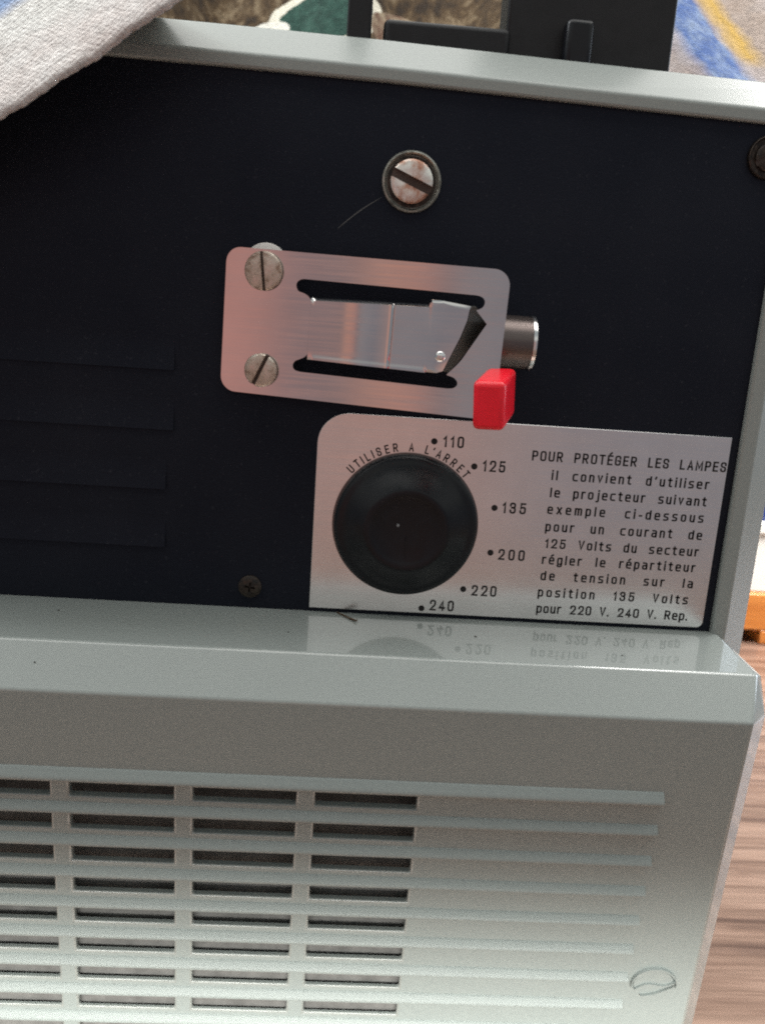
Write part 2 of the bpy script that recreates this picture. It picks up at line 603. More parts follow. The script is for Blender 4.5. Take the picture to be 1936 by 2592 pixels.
def glyph(ch):
    if ch not in _glyphs:
        vs_, fs_ = [], []
        for st_ in GL[ch]:
            closed = st_[-1] == 'c'
            pts = [p for p in st_ if p != 'c']
            pts = [(p[0], HS + p[1]*(1-2*HS)) + tuple(p[2:]) for p in pts]
            q = fillet(pts, closed)
            n = len(q)
            base_ = len(vs_)
            for i, p in enumerate(q):
                d0 = (p - q[i-1]).normalized() if (i > 0 or closed) else None
                d1 = (q[(i+1) % n] - p).normalized() if (i < n-1 or closed) else None
                d0, d1 = d0 or d1, d1 or d0
                t = (d0+d1).normalized() if (d0+d1).length > 1e-4 else d0
                nn = Vector((-t.y, t.x))
                k = HS/max(.55, nn.dot(Vector((-d1.y, d1.x))))
                e = Vector((0, 0))
                if not closed and i in (0, n-1):
                    e = (-d1 if i == 0 else d0)*HS*.95
                vs_.append(tuple(p+nn*k+e))
                vs_.append(tuple(p-nn*k+e))
            for i in range(n if closed else n-1):
                a, b = base_+2*i, base_+2*((i+1) % n)
                fs_.append((a, a+1, b+1, b))
        if vs_:
            x0, x1 = min(v[0] for v in vs_), max(v[0] for v in vs_)
        _glyphs[ch] = (vs_, fs_, x0, x1)
    return _glyphs[ch]

def put(bm, ch, fn, sx_, sy_):
    vs_, fs_, x0, x1 = glyph(ch)
    b = [bm.verts.new(fn((x-x0)*sx_, y*sy_)) for x, y in vs_]
    for f in fs_:
        try:
            bm.faces.new([b[i] for i in f])
        except ValueError:
            pass

def line(bm, text, x0, x1, zb, cap, cond=.74, gap=.0, off=.62, space=1.1, slant=0):
    """one line set letter by letter, tracked out so that it fills x0..x1"""
    sy_ = cap/CAPH
    sx_ = sy_*cond
    wid = 0
    slots = 0
    for i, ch in enumerate(text):
        if ch == ' ':
            slots += space
        else:
            g = glyph(ch)
            wid += (g[3]-g[2])*sx_
            if i < len(text)-1 and text[i+1] != ' ':
                slots += 1
            elif i < len(text)-1:
                slots += 1
    tr = (x1-x0-wid)/max(slots, 1)
    x = x0
    for ch in text:
        if ch == ' ':
            x += tr*space
            continue
        g = glyph(ch)
        put(bm, ch, lambda u, v, x=x: P(x+u, off, zb+v), sx_, sy_)
        x += (g[3]-g[2])*sx_ + tr

bm = bmesh.new()
line(bm, 'POUR PROTÉGER LES LAMPES', 33.9, 80.2, 14.55, 2.4, 1.04, space=4.2)
o = obj('printed_heading', bm, INK, plate)
bm = bmesh.new()
rows = [('il convient d\'utiliser', 39.0, 76.8, 10.2), ('le projecteur suivant', 39.1, 76.8, 6.05), ('exemple ci-dessous', 38.9, 76.7, 2.0),
        ('pour un courant de', 38.9, 77.0, -2.25), ('125 Volts du secteur', 39.2, 76.8, -6.4), ('régler le répartiteur', 39.0, 76.6, -10.4),
        ('de tension sur la', 39.1, 76.6, -14.45), ('position 135 Volts', 38.9, 76.0, -18.65), ('pour 220 V. 240 V. Rep.', 39.0, 76.5, -22.8)]
for t, x0, x1, zb in rows:
    sp = 4.2 if len(t) > 18 else 4.8
    line(bm, t, x0, x1, zb, 2.35, 1.08, space=sp)
obj('printed_notice', bm, INK, plate)
for t, dx, dz, x0, x1, zb in (('110', 10.8, 17.6, 12.8, 17.7, 16.4), ('125', 20.6, 12.3, 22.5, 27.9, 11.25), ('135', 26.3, 2.7, 28.1, 33.8, 1.55),
                              ('200', 26.4, -8.3, 28.2, 34.7, -9.95), ('220', 20.7, -17.8, 22.6, 28.8, -19.3), ('240', 11.0, -23.2, 12.8, 18.8, -23.6)):
    bm = bmesh.new()
    line(bm, t, x0, x1, zb, 2.7, 1.0)
    bm.faces.new([bm.verts.new(P(dx+.74*math.cos(2*PI*i/24), .62, dz+.74*math.sin(2*PI*i/24))) for i in range(24)])
    obj('printed_voltage', bm, INK, plate)
bm = bmesh.new()
KX, KZ = 5.55, -2.6
for ch, a in (('U', 137.4), ('T', 131.3), ('I', 127.0), ('L', 122.6), ('I', 118.3), ('S', 113.6), ('E', 107.4), ('R', 101.2), ('A', 89.7),
              ('L', 78.0), ("'", 73.6), ('A', 69.0), ('R', 62.8), ('R', 56.5), ('E', 50.2), ('T', 44.2)):
    g = glyph(ch)
    s = 2.05/CAPH
    wd = (g[3]-g[2])*s*.95
    a = math.radians(a)
    er = Vector((math.cos(a), math.sin(a)))
    et = Vector((math.sin(a), -math.cos(a)))
    def fn(u, v, er=er, et=et, wd=wd):
        q = er*(17.5+v) + et*(u-wd/2)
        return P(KX+q.x, .62, KZ+q.y)
    put(bm, ch, fn, s*.95, s)
obj('printed_warning', bm, INK, plate)

# ---- selector knob
kp = on_panel(KX, KZ, .55)
bm = bmesh.new()
lathe(bm, [(17.25, 0), (17.25, .25), (16.9, .3)], lambda a, r, h: kp(r*math.cos(a), r*math.sin(a), h), 96)
ring = obj('knob_collar', bm, DARKMETAL, plate, smooth=True)
bm = bmesh.new()
lathe(bm, [(16.75, .2), (16.95, .9), (16.8, 1.7), (16.3, 2.25), (15.6, 2.5), (14.9, 2.72), (14.4, 2.95), (13.2, 3.8), (11.6, 4.95), (10.1, 6.0), (9.7, 6.22), (9.3, 6.3),
           (8.6, 6.3), (7.9, 6.1), (7.2, 5.95), (5.0, 5.75), (2.0, 5.62), (0, 5.6)],
      lambda a, r, h: kp(r*math.cos(a), r*math.sin(a), h), 96)
knob = obj('selector_knob', bm, KNOB, proj, smooth=True)
bm = bmesh.new()
prism(bm, [(-.18, -6.5), (.18, -6.5), (.18, -1.6), (-.18, -1.6)], lambda x, z: kp(x, z, 5.95), lambda x, z: kp(x, z, 5.5))
obj('pointer_ridge', bm, KNOB, knob)
bm = bmesh.new()
lathe(bm, [(.36, 5.55), (.33, 5.75), (0, 5.80)], lambda a, r, h: kp(-2.1+r*math.cos(a), 1.1+r*math.sin(a), h), 16)
obj('pale_dot', bm, Mat('pale_dot_paint').set(Base_Color=(.20, .21, .22), Roughness=.5).m, knob)

# ---- swung-open latch plate
U = Vector((.976977, -.212032, -.023650))       # along the latch, its free end stands out from the panel
V_ = Vector((.0231117, -.005016, .99972))
Wn = Vector((-.2122, -.9772, 0.0)).normalized()
LA = P(-38.05, 2, 26.4)
def LP(u, v, w=0.0):
    return LA + (U*u + V_*v + Wn*w)*.001
bm = bmesh.new()
outer = rounded(-.4, 61.0, 0, 31.15, (3.4, 2.6, 3.4, 3.2), 8)
hole = [(15.5, 24.2), (15.9, 25.2), (16.9, 25.7), (37, 25.65), (54.9, 25.55), (56.0, 25.1), (56.4, 24.2), (56.0, 23.1), (54.7, 22.5), (57.2, 19.9), (52.7, 11.9), (51.6, 10.5), (49.9, 8.6),
        (51.8, 8.1), (52.6, 7.0), (52.0, 6.0), (50.7, 5.7), (33.5, 5.8), (17.6, 5.9), (16.3, 6.2), (15.9, 7.2), (16.4, 8.2), (17.4, 8.6), (18.6, 9.2), (19.1, 9.9),
        (19.1, 15.5), (19.1, 21.4), (18.4, 22.3), (17.2, 22.8), (16.1, 23.0)]
def soften(pts, cut=.42, keep=()):
    for _ in range(2):
        out = []
        n = len(pts)
        for i, p in enumerate(pts):
            p = Vector(p)
            if any((p-Vector(k)).length < 1e-6 for k in keep):
                out.append(tuple(p))
                continue
            for q in (Vector(pts[i-1]), Vector(pts[(i+1) % n])):
                d = q-p
                out.append(tuple(p + d*min(.25, cut/max(d.length, 1e-6))))
        pts = out
        cut *= .5
    return pts
hole = soften(hole, .42, [(57.2, 19.9), (49.9, 8.6), (54.7, 22.5), (19.1, 9.9), (19.1, 21.4), (19.1, 15.5)])
def fill_loops(bm, loops, fn):
    es = []
    for lp in loops:
        vv = [bm.verts.new(fn(*p)) for p in lp]
        es += [bm.edges.new((vv[i], vv[(i+1) % len(vv)])) for i in range(len(vv))]
    return bmesh.ops.triangle_fill(bm, use_beauty=True, use_dissolve=False, edges=es)
fill_loops(bm, [outer, hole], lambda x, z: LP(x, z, 0))
geom = bmesh.ops.extrude_face_region(bm, geom=bm.faces[:])
for v in [e for e in geom['geom'] if isinstance(e, bmesh.types.BMVert)]:
    v.co -= Wn*.0009
latch = obj('latch_plate', bm, LATCH, proj)

# spring tongue: leaves the plate at the left, dips, creases and turns in at its end
def tw(u):
    if u < 26:
        return -.30
    if u < 36.9:
        t = (u-26)/10.9
        return -.30-.80*t*t
    return -1.10 - .05*(u-36.9)
bm = bmesh.new()
top_e = lambda u: 21.2 + (u-19)*.035 if u < 45 else 23.2
bot_e = lambda u: 9.7 - (u-19)*.012 if u < 45.4 else 9.3
us = [19.11] + [19.5 + i*.5 for i in range(36)] + [36.75, 36.9, 37.05] + [37.5 + .5*i for i in range(16)] + [45.2, 45.6, 46.5, 47.5]
us = sorted(set(us))
rows_ = []
for u in us:
    t, b = top_e(u), bot_e(u)
    if u > 45.1:
        t, b = 23.2, 9.6
    w_ = tw(u)
    if abs(u-36.9) < .1:
        w_ += .14
    fl = u <= 45.1 and u > 19.8
    # flange lips bent back along both edges
    prof = [(t+.55, w_-1.6 if fl else w_-.15), (t+.35, w_-.5 if fl else w_-.05), (t, w_), (t-1, w_), ((t+b)/2, w_), (b+1, w_), (b, w_), (b-.35, w_+.10 if fl else w_-.05), (b-.9, w_+.10 if fl else w_-.15)]
    rows_.append([bm.verts.new(LP(u, v, ww)) for v, ww in prof])
for A, B in zip(rows_, rows_[1:]):
    for i in range(len(A)-1):
        bm.faces.new([A[i], B[i], B[i+1], A[i+1]])
# slanted end: flat area to the fold line, then a face turned in
wl = tw(47.5)
last = rows_[-1]
fold = [(53.4, 23.2), (53.2, 22.6), (53.1, 22.1), (52.9, 20.3), (51.8, 16.6), (49.9, 11.9), (49.4, 10.7), (49.1, 9.9), (48.8, 9.2)]
fw = wl - .25
fv = [bm.verts.new(LP(u, v, fw)) for u, v in fold]
for i in range(len(last)-1):
    bm.faces.new([last[i], fv[i], fv[i+1], last[i+1]])
off_ = [(54.3, 23.3), (54.8, 22.7), (55.3, 22.1), (56.9, 20.0), (54.2, 15.6), (51.6, 11.4), (50.9, 10.4), (50.4, 9.7), (49.9, 9.0)]
fa, fb = Vector(fold[0]), Vector(fold[-1])
fd = (fb-fa).normalized()
o = obj('spring_tongue', bm, LATCH, latch, smooth=True)
so = o.modifiers.new('thickness', 'SOLIDIFY')
so.thickness = .0006
so.offset = 0
so.use_rim = False
bm = bmesh.new()
fv = [bm.verts.new(LP(u, v, fw)) for u, v in fold]
ev = []
for u, v in off_:
    dist = abs((Vector((u, v))-fa).cross(fd))
    ev.append(bm.verts.new(LP(u, v, fw-.95*dist)))
for i in range(len(fv)-1):
    bm.faces.new([fv[i], ev[i], ev[i+1], fv[i+1]])
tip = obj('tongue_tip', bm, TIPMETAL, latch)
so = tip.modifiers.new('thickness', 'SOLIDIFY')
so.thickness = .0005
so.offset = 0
bm = bmesh.new()
lathe(bm, [(1.15, -.1), (1.1, .35), (.8, .6), (0, .72)], lambda a, r, h: LP(48.0+r*math.cos(a), 12.2+r*math.sin(a), tw(47.5)+h), 28)
obj('rivet', bm, RIM, latch, smooth=True)

lp1 = lambda x, z, h=0: LP(8.3+x, 26.6+z, h)
s = screw('slotted_screw', lp1, 4.15, .34, math.radians(98), 1.25, WORN, latch, dome=.15)
s['label'] = 'worn flat slotted screw with an upright slot'
lp2 = lambda x, z, h=0: LP(9.0+x, 5.4+z, h)
s = screw('slotted_screw', lp2, 3.65, .45, math.radians(66), 1.4, WORN, latch, dome=.35)
s['label'] = 'chewed slotted screw stained dark brown'
bm = bmesh.new()
lathe(bm, [(4.9, .1), (4.9, 1.0), (4.6, 1.25), (0, 1.25)], lambda a, r, h: P(-29.3+r*math.cos(a), h, 54.0+r*math.sin(a)), 48)
o = obj('white_spacer', bm, WHITEPL, proj, smooth=True)
bm = bmesh.new()
lathe(bm, [(3.5, .1), (3.5, 1.2), (0, 1.2)], lambda a, r, h: P(-29.3+r*math.cos(a), h, 32.0+r*math.sin(a)), 32)
obj('dark_spacer', bm, BLACKPL, proj, smooth=True)

# red finger tab on the free end
bm = bmesh.new()
fr = [(56.3, 8.6), (62.9, 9.0), (63.7, -.9), (57.2, -1.3)]
bk = [(58.4, 11.1), (64.5, 11.5), (65.3, 1.5), (59.4, 1.2)]
fv = [bm.verts.new(LP(u, v, 10.2)) for u, v in fr]
bv = [bm.verts.new(LP(u, v, -1.2)) for u, v in bk]
bm.faces.new(fv)
bm.faces.new(bv[::-1])
for i in range(4):
    bm.faces.new([fv[i], bv[i], bv[(i+1) % 4], fv[(i+1) % 4]])
obj('red_finger_tab', bm, RED, latch, bevel=1.15, seg=4)

# metal barrel behind the latch
bm = bmesh.new()
def bar_pt(a, r, h):
    return P(h, 6.7+r*math.cos(a), 41.4+r*math.sin(a))
lathe(bm, [(0, 19.2), (5.75, 19.2), (5.75, 28.4), (5.6, 28.7), (5.6, 29.0)], bar_pt, 64)
barrel = obj('metal_barrel', bm, DARKMETAL, proj, smooth=True)
bm = bmesh.new()
lathe(bm, [(5.5, 28.9), (5.85, 29.0), (5.95, 29.3), (5.85, 29.75), (5.4, 29.9), (4.6, 29.7), (0, 29.7)], bar_pt, 64)
obj('barrel_rim', bm, RIM, barrel, smooth=True)

# ---- lower cover: glossy ledge, chamfer, back-leaning slotted front
T5 = math.radians(5)
ZC, OC = -33.6, 33.6
def F(x, s, n=0.0):                    # point on the slotted front: s down from its top edge, n outward
    return P(x, OC - s*math.sin(T5) + n*math.cos(T5), ZC - s*math.cos(T5) - n*math.sin(T5))
SL = 93.6
XL, XR = -130.0, 79.8
bm = bmesh.new()
xb = [XL]
xs0 = -115.9
slots_x = [(-115.9+26.02*k, -93.9+26.02*k) for k in range(5)]
for a, b in slots_x:
    xb += [a, b]
xb += [XR]
ribs = [19.25+8.25*k for k in range(9)]
sb = [0.0]
for c in ribs:
    sb += [c+1.95, c+5.75]
sb[-1] = min(sb[-1], SL-1.5)
sb += [SL]
gv = {}
def G(i, j):
    if (i, j) not in gv:
        gv[(i, j)] = bm.verts.new(F(xb[i], sb[j]))
    return gv[(i, j)]
for i in range(len(xb)-1):
    for j in range(len(sb)-1):
        hole_ = (i % 2 == 1) and (j % 2 == 1)
        if not hole_:
            bm.faces.new([G(i, j), G(i+1, j), G(i+1, j+1), G(i, j+1)])
        else:
            q = [(i, j), (i+1, j), (i+1, j+1), (i, j+1)]
            inn = [bm.verts.new(F(xb[a], sb[b], -2.4+1.7*sb[b]/SL)) for a, b in q]  # walls get shallower downward, so the lower slots hold less shade
            for k in range(4):
                bm.faces.new([G(*q[k]), G(*q[(k+1) % 4]), inn[(k+1) % 4], inn[k]])
front_set = set(bm.faces)
# ledge and chamfer above the front
led = [bm.verts.new(P(x, -1.8, -25.5)) for x in (XL, 84.2)]
cre = [bm.verts.new(P(x, 25.9, -25.5)) for x in (XL, 82.8)]
topc = [G(i, 0) for i in range(len(xb))]
bm.faces.new([led[0], led[1], cre[1], cre[0]])
bm.faces.new([cre[0], cre[1]] + topc[::-1])
# right-hand corner: chamfered edge and flank
r_led = bm.verts.new(P(85.0, -1.8, -26.4))
r_cre = bm.verts.new(P(85.0, 23.6, -26.6))
r_fac = bm.verts.new(P(85.0, 28.4, -34.0))
botR = G(len(xb)-1, len(sb)-1)
pb = F(XR, SL)
r_bot = bm.verts.new(pb + Vector((.0052, .0052, 0)))
rk = [bm.verts.new(P(85.0, -1.8, -127))]
bm.faces.new([led[1], r_led, r_cre, cre[1]])
bm.faces.new([cre[1], r_cre, r_fac, topc[-1]])
colR = [G(len(xb)-1, j) for j in range(len(sb))]
bm.faces.new([r_fac, r_bot] + colR[::-1])
bm.faces.new([r_led, rk[0], r_bot, r_fac, r_cre])
for f in front_set:
    f.material_index = 1
cover = obj('slotted_cover', bm, CASING, proj, bevel=.5, seg=4, angle=12)
cover.data.materials.append(MATT)
# closing pieces: left flank and floor stay out of the slots' way
bm = bmesh.new()
prism(bm, [(-1.8, -25.6), (25.8, -25.6), (33.5, -33.6), (25.3, -127), (-1.8, -127)], lambda o_, z_: P(-130.1, o_, z_), lambda o_, z_: P(-132, o_, z_))
obj('end_cheek', bm, CASING, proj)
# ribs
for k, c in enumerate(ribs):
    bm = bmesh.new()
    hw = 1.4 if k == 0 else 1.12
    hh = 1.15 if k == 0 else 1.0
    A, B = [], []
    prof = [(-1.15, -.2), (-1.05, .06), (-.7, .40), (-.1, .98), (.25, 1.26), (.55, 1.36), (.82, 1.28), (.98, 1.02), (1.04, .5), (1.04, -.2)]
    for a, h in prof:
        A.append(bm.verts.new(F(-126, c+a*hw, h*hh)))
        B.append(bm.verts.new(F(63.6, c+a*hw, h*hh)))
    for i in range(len(prof)-1):
        bm.faces.new([A[i], B[i], B[i+1], A[i+1]])
    bm.faces.new(A)
    bm.faces.new(B[::-1])
    obj('rib', bm, MATT, cover, smooth=True)
# added baffle behind the slots, sloped forward so lower ones fade like glare
bm = bmesh.new()
bdep = [(4, -11.0), (26, -9.5), (52, -3.6), (66, -2.2), (SL-1, -1.3)]
prev = None
for s_, d_ in bdep:
    row = [bm.verts.new(F(x, s_, d)) for x, d in ((-128, d_), (78, d_), (78, d_-1.2), (-128, d_-1.2))]
    if prev:
        for k in range(4):
            bm.faces.new([prev[k], prev[(k+1) % 4], row[(k+1) % 4], row[k]])
    else:
        bm.faces.new(row)
    prev = row
bm.faces.new(prev[::-1])
obj('slot_fade_baffle', bm, DARKIN, cover)

for sx_p, so_p, sr in ((-72.8, 8.6, .28), (22.8, 11.8, .35), (-71, 29.5, .22), (-20, 15, .18), (55, 19, .2)):
    bm = bmesh.new()
    zz_ = -25.45 if so_p < 25.9 else -25.45-(so_p-25.9)*1.03
    lathe(bm, [(sr, -.06), (sr*.8, .08), (0, .12)], lambda a, r, h: P(sx_p+r*math.cos(a), so_p+r*.7*math.sin(a), zz_+h), 10)
    obj('dirt_speck', bm, DULL, cover, smooth=True)

# ---- moulded maker's emblem, low on the right of the front
EM = mat_casing('emblem_paint', .36, .4, 0.0, (1.02, 1.05, 1.07))
bm = bmesh.new()
ecx, ecs, ra, rb = 70.2, 70.6, 5.35, 4.45
def EP(x, s_, n_):
    return F(ecx+x, ecs+s_, n_)
N = 40
ringp = []
def ridge(pts, wd, h):
    prev = None
    for i, (x, y) in enumerate(pts):
        a = pts[max(i-1, 0)]; b = pts[min(i+1, len(pts)-1)]
        d = Vector((b[0]-a[0], b[1]-a[1])).normalized()
        q = Vector((-d.y, d.x))
        tp = wd*min(1, .25+2.2*min(i, len(pts)-1-i)/len(pts))
        sec = [bm.verts.new(EP(x+q.x*tp*k, y+q.y*tp*k, hh)) for k, hh in ((-1, -.05), (-.5, h), (.5, h), (1, -.05))]
        if prev:
            for k in range(3):
                bm.faces.new([prev[k], sec[k], sec[k+1], prev[k+1]])
        prev = sec
ridge([(ra*math.cos(a), -rb*math.sin(a)) for a in [math.radians(-10+205*i/N) for i in range(N+1)]], .38, .80)
ridge([(5.0-9.6*t, -1.0+.3*t+2.3*math.sin(t*1.9)*t+.9*math.sin(t*2*PI)) for t in [i/24 for i in range(25)]], .42, .85)
ridge([(4.9-7.6*t, .6+2.9*math.sin(t*1.75)) for t in [i/20 for i in range(21)]], .32, .60)
wave = [(5.0-9.9*t, -.5+.2*t+2.2*math.sin(t*1.9)*t+.8*math.sin(t*2*PI)) for t in [i/24 for i in range(25)]]
arc = [(.93*ra*math.cos(a), -.92*rb*math.sin(a)) for a in [math.radians(192-200*i/30) for i in range(31)]]
plug = arc + [p for p in wave[1:-1]]
fr_ = [bm.verts.new(EP(x*.94, y*.94-.08, .38)) for x, y in plug]
bk_ = [bm.verts.new(EP(x, y, -.05)) for x, y in plug]
for k in range(len(plug)):
    k2 = (k+1) % len(plug)
    bm.faces.new([fr_[k], fr_[k2], bk_[k2], bk_[k]])
bmesh.ops.triangle_fill(bm, use_beauty=True, edges=[bm.edges.get((fr_[k], fr_[(k+1) % len(plug)])) for k in range(len(plug))])
obj('moulded_emblem', bm, EM, cover, smooth=True)

# ---- black mechanism on the top deck, behind the sloping edge
def block(name, x0, x1, o0, o1, z0, z1, mat, bev=.6):
    bm = bmesh.new()
    box(bm, x0, x1, o0, o1, z0, z1)
    return obj(name, bm, mat, proj, bevel=bev, seg=3)
block('black_post', -14.7, -9.3, -17, -10.5, 100, 150, BLACKPL)
block('black_rail', -6.6, 21.5, -17, -10.5, 100, 108.7, BLACKPL, 1.2)
block('black_housing', 20.6, 58.4, -24, -12, 100, 160, BLACKPL, .8)
block('black_catch', 33.2, 39.4, -12.2, -7.6, 101, 111.2, KNOB, 1.3)

# side knob peeping out beyond the right edge
bm = bmesh.new()
def sk(a, r, h):
    return P(h, -22+r*math.cos(a), -15.4+r*math.sin(a))
lathe(bm, [(0, 92.5), (6.6, 92.5), (6.6, 97.6), (6.0, 98.4), (0, 98.6)], sk, 48)
obj('side_knob', bm, BLACKPL, proj, smooth=True)
# feet
for x in (-110, 75):
    for o_ in (-135, 8):
        bm = bmesh.new()
        lathe(bm, [(0, -130), (5, -130), (6, -126.8), (0, -126.8)], lambda a, r, h, x=x, o_=o_: P(x+r*math.cos(a), o_+r*math.sin(a), h), 24)
        obj('foot', bm, BLACKPL, proj, smooth=True)

# ================================================================= fibre on the ledge
bm = bmesh.new()
path = [P(-9.2, .8, -25.3), P(-7.8, 2.6, -25.2), P(-6.4, 4.3, -25.25), P(-5.2, 5.7, -25.2), P(-4.6, 6.4, -25.1), P(-4.45, 5.6, -24.9)]
prev = None
for i, p in enumerate(path):
    r = (.16, .18, .22, .26, .22, .1)[i]*.001
    d = (path[min(i+1, 5)]-path[max(i-1, 0)]).normalized()
    q = d.cross(Vector((0, 0, 1))).normalized()
    up = q.cross(d)
    sec = [bm.verts.new(p + (q*math.cos(a)+up*math.sin(a))*r) for a in [2*PI*k/8 for k in range(8)]]
    if prev:
        for k in range(8):
            bm.faces.new([prev[k], prev[(k+1) % 8], sec[(k+1) % 8], sec[k]])
    else:
        bm.faces.new(sec)
    prev = sec
bm.faces.new(prev[::-1])
thing(obj('stray_fibre', bm, Mat('brown_fibre').set(Base_Color=(.075, .045, .022), Roughness=.7).m, smooth=True),
      'small brown fibre lying on the grey ledge below the silver plate', 'fibre')

# ================================================================= cloths
def weave(M, col, pitch=.0011, strength=.55, dist=.0006, axes='xz'):
    """thread relief and slight colour variation"""
    X = M.xyz()
    k = 2*PI/pitch
    wob = M.math('MULTIPLY', M.math('SUBTRACT', M.noise(120, 3), .5), 9.0)
    a = M.math('SINE', M.math('ADD', M.math('MULTIPLY', X[0], k), wob))
    b = M.math('SINE', M.math('ADD', M.math('MULTIPLY', M.math('ADD', X[2], M.math('MULTIPLY', X[1], .8)), k), wob))
    h = M.math('ADD', M.math('MULTIPLY', M.math('MULTIPLY', a, b), .36), M.math('MULTIPLY', M.noise(650, 5, .7), 5.0))
    M.bump(h, strength, dist)
    dark = M.ramp(M.noise(420, 4, .7), [(.30, .62), (.62, 1.0)])
    mm = M.n('ShaderNodeMix', data_type='RGBA', blend_type='MULTIPLY')
    mm.inputs[0].default_value = .8
    M.l(col, mm.inputs[6])
    M.l(dark, mm.inputs[7])
    M.set(Base_Color=mm.outputs[2], Roughness=.95, Specular_IOR_Level=.1, Sheen_Weight=.15)
    return M.m

def sheet(name, nu, nv, fn, mat, thick, label, cat):
    bm = bmesh.new()
    g = [[bm.verts.new(fn(i/nu, j/nv)) for j in range(nv+1)] for i in range(nu+1)]
    for i in range(nu):
        for j in range(nv):
            bm.faces.new([g[i][j], g[i+1][j], g[i+1][j+1], g[i][j+1]])
    o = obj(name, bm, mat, smooth=True)
    s_ = o.modifiers.new('thickness', 'SOLIDIFY')
    s_.thickness = thick
    s_.offset = 0
    return thing(o, label, cat)

# pale cloth hanging over the top left corner
M = Mat('pale_woven_cloth')
X = M.xyz()
u_ = M.math('ADD', M.math('MULTIPLY', X[0], .83), M.math('MULTIPLY', X[2], .55))
v_ = M.math('SUBTRACT', M.math('MULTIPLY', X[2], .83), M.math('MULTIPLY', X[0], .55))
wv = M.math('ADD', v_, M.math('MULTIPLY', M.math('SUBTRACT', M.noise(60, 3), .5), .008))
blue = M.ramp(wv, [(.1262, 0.0), (.1290, 1.0), (.146, 1.0), (.149, 0.0)])
base = M.ramp(M.noise(90, 4), [(.34, (.70, .62, .585)), (.66, (.90, .87, .84))])
band = M.ramp(wv, [(.1160, 0.0), (.119, 1.0), (.125, 1.0), (.128, .2)])
col = M.mix(M.math('MULTIPLY', band, .7), base, (.84, .84, .80))
col = M.mix(M.math('MULTIPLY', blue, .85), col, (.20, .36, .66))
CL1 = weave(M, col, .0017, .6, .0007)
def cloth1(u, v):
    # edge from lower left up to the right, v leads away from the edge
    e0, e1 = Vector((-152.0, 27.7)), Vector((-29.1, 109.6))
    e = e0.lerp(e1, u)
    d = (e1-e0).normalized()
    q = Vector((-d.y, d.x))
    dd = v*120
    jit = .07*math.sin(u*171)+.06*math.sin(u*397+1)+.18*math.sin(u*61)
    pt = e + q*(dd - jit*(1-v)**6 + 0.3*math.sin(u*7.5+.6)*(1-v))
    off = 20 - .85*dd + 1.0*math.sin(min(1, dd/3)*PI/2) + .7*math.sin(u*9+v*4) + .6*math.sin(u*23-v*7)
    z_ = pt.y
    if z_ > 108:                        # past the top edge it lies back over the deck
        ex = z_-108
        off -= .95*ex
        z_ = 108 - 3.2*(1-math.exp(-ex/9)) + .25*math.sin(ex*.35+u*11)
    return P(pt.x - 1.1*max(0, pt.y-108), off, z_)
sheet('draped_cloth', 380, 90, cloth1, CL1, .0008, 'pale off-white woven cloth hanging over the top left corner of the projector', 'cloth')

# blue and yellow patterned throw lying on the projector's deck, right
M = Mat('blue_yellow_throw')
X = M.xyz()
wob = M.math('MULTIPLY', M.math('SUBTRACT', M.noise(110, 4), .5), .006)
t_ = M.math('ADD', M.math('ADD', M.math('MULTIPLY', X[0], .88), M.math('MULTIPLY', X[2], .475)), wob)   # across the bands
bandb = M.ramp(t_, [(.0, 0.0), (.1325, 0.0), (.1345, 1.0), (.1485, 1.0), (.1500, 0.0)])
mot = M.ramp(M.noise(150, 4, .7), [(.40, (.06, .12, .32)), (.62, (.20, .27, .42))])
base = M.ramp(M.noise(80, 4), [(.35, (.30, .245, .225)), (.7, (.42, .385, .39))])
yel = M.math('MULTIPLY', M.ramp(t_, [(.1510, 0.0), (.1530, 1.0), (.1575, 1.0), (.1595, 0.0)]), M.ramp(X[2], [(.126, 0.0), (.129, 1.0)]))
ochre = M.ramp(t_, [(.154, 0.0), (.158, .8), (.170, .8), (.174, 0.0)])
col = M.mix(bandb, base, mot)
col = M.mix(M.math('MULTIPLY', ochre, .5), col, (.27, .19, .12))
col = M.mix(yel, col, (.46, .29, .06))
CL2 = weave(M, col, .0014, .45, .0006)
def cloth2(u, v):
    x = 52 + 88*u
    z = 102 + 118*v
    off = -62 - 95*v + 4*math.sin(u*6+v*2) + 1.5*math.sin(u*17+v*5)
    if v < .1:
        off += (.1-v)*40
    return P(x, off, z)
sheet('patterned_throw', 120, 150, cloth2, CL2, .003, 'patterned throw with blue band and yellow patch, heaped behind the black housing', 'throw')

# brown and green leaf-patterned fabric far behind
M = Mat('leaf_fabric')
X = M.xyz()
strk = M.noise(1, 4, .6, M.scaled((190, 190, 30)))
base = M.ramp(strk, [(.34, (.022, .012, .005)), (.52, (.075, .044, .018)), (.70, (.24, .18, .11))])
def ell(cx_, cz_, a, b, th):
    dx = M.math('SUBTRACT', X[0], cx_); dz = M.math('SUBTRACT', X[2], cz_)
    c, s_ = math.cos(th), math.sin(th)
    p = M.math('MULTIPLY', M.math('ADD', M.math('MULTIPLY', dx, c), M.math('MULTIPLY', dz, s_)), 1/a)
    q = M.math('MULTIPLY', M.math('SUBTRACT', M.math('MULTIPLY', dz, c), M.math('MULTIPLY', dx, s_)), 1/b)
    d = M.math('ADD', M.math('MULTIPLY', p, p), M.math('MULTIPLY', q, q))
    return M.math('ADD', d, M.math('MULTIPLY', M.math('SUBTRACT', M.noise(90, 3), .5), .5))
col = base
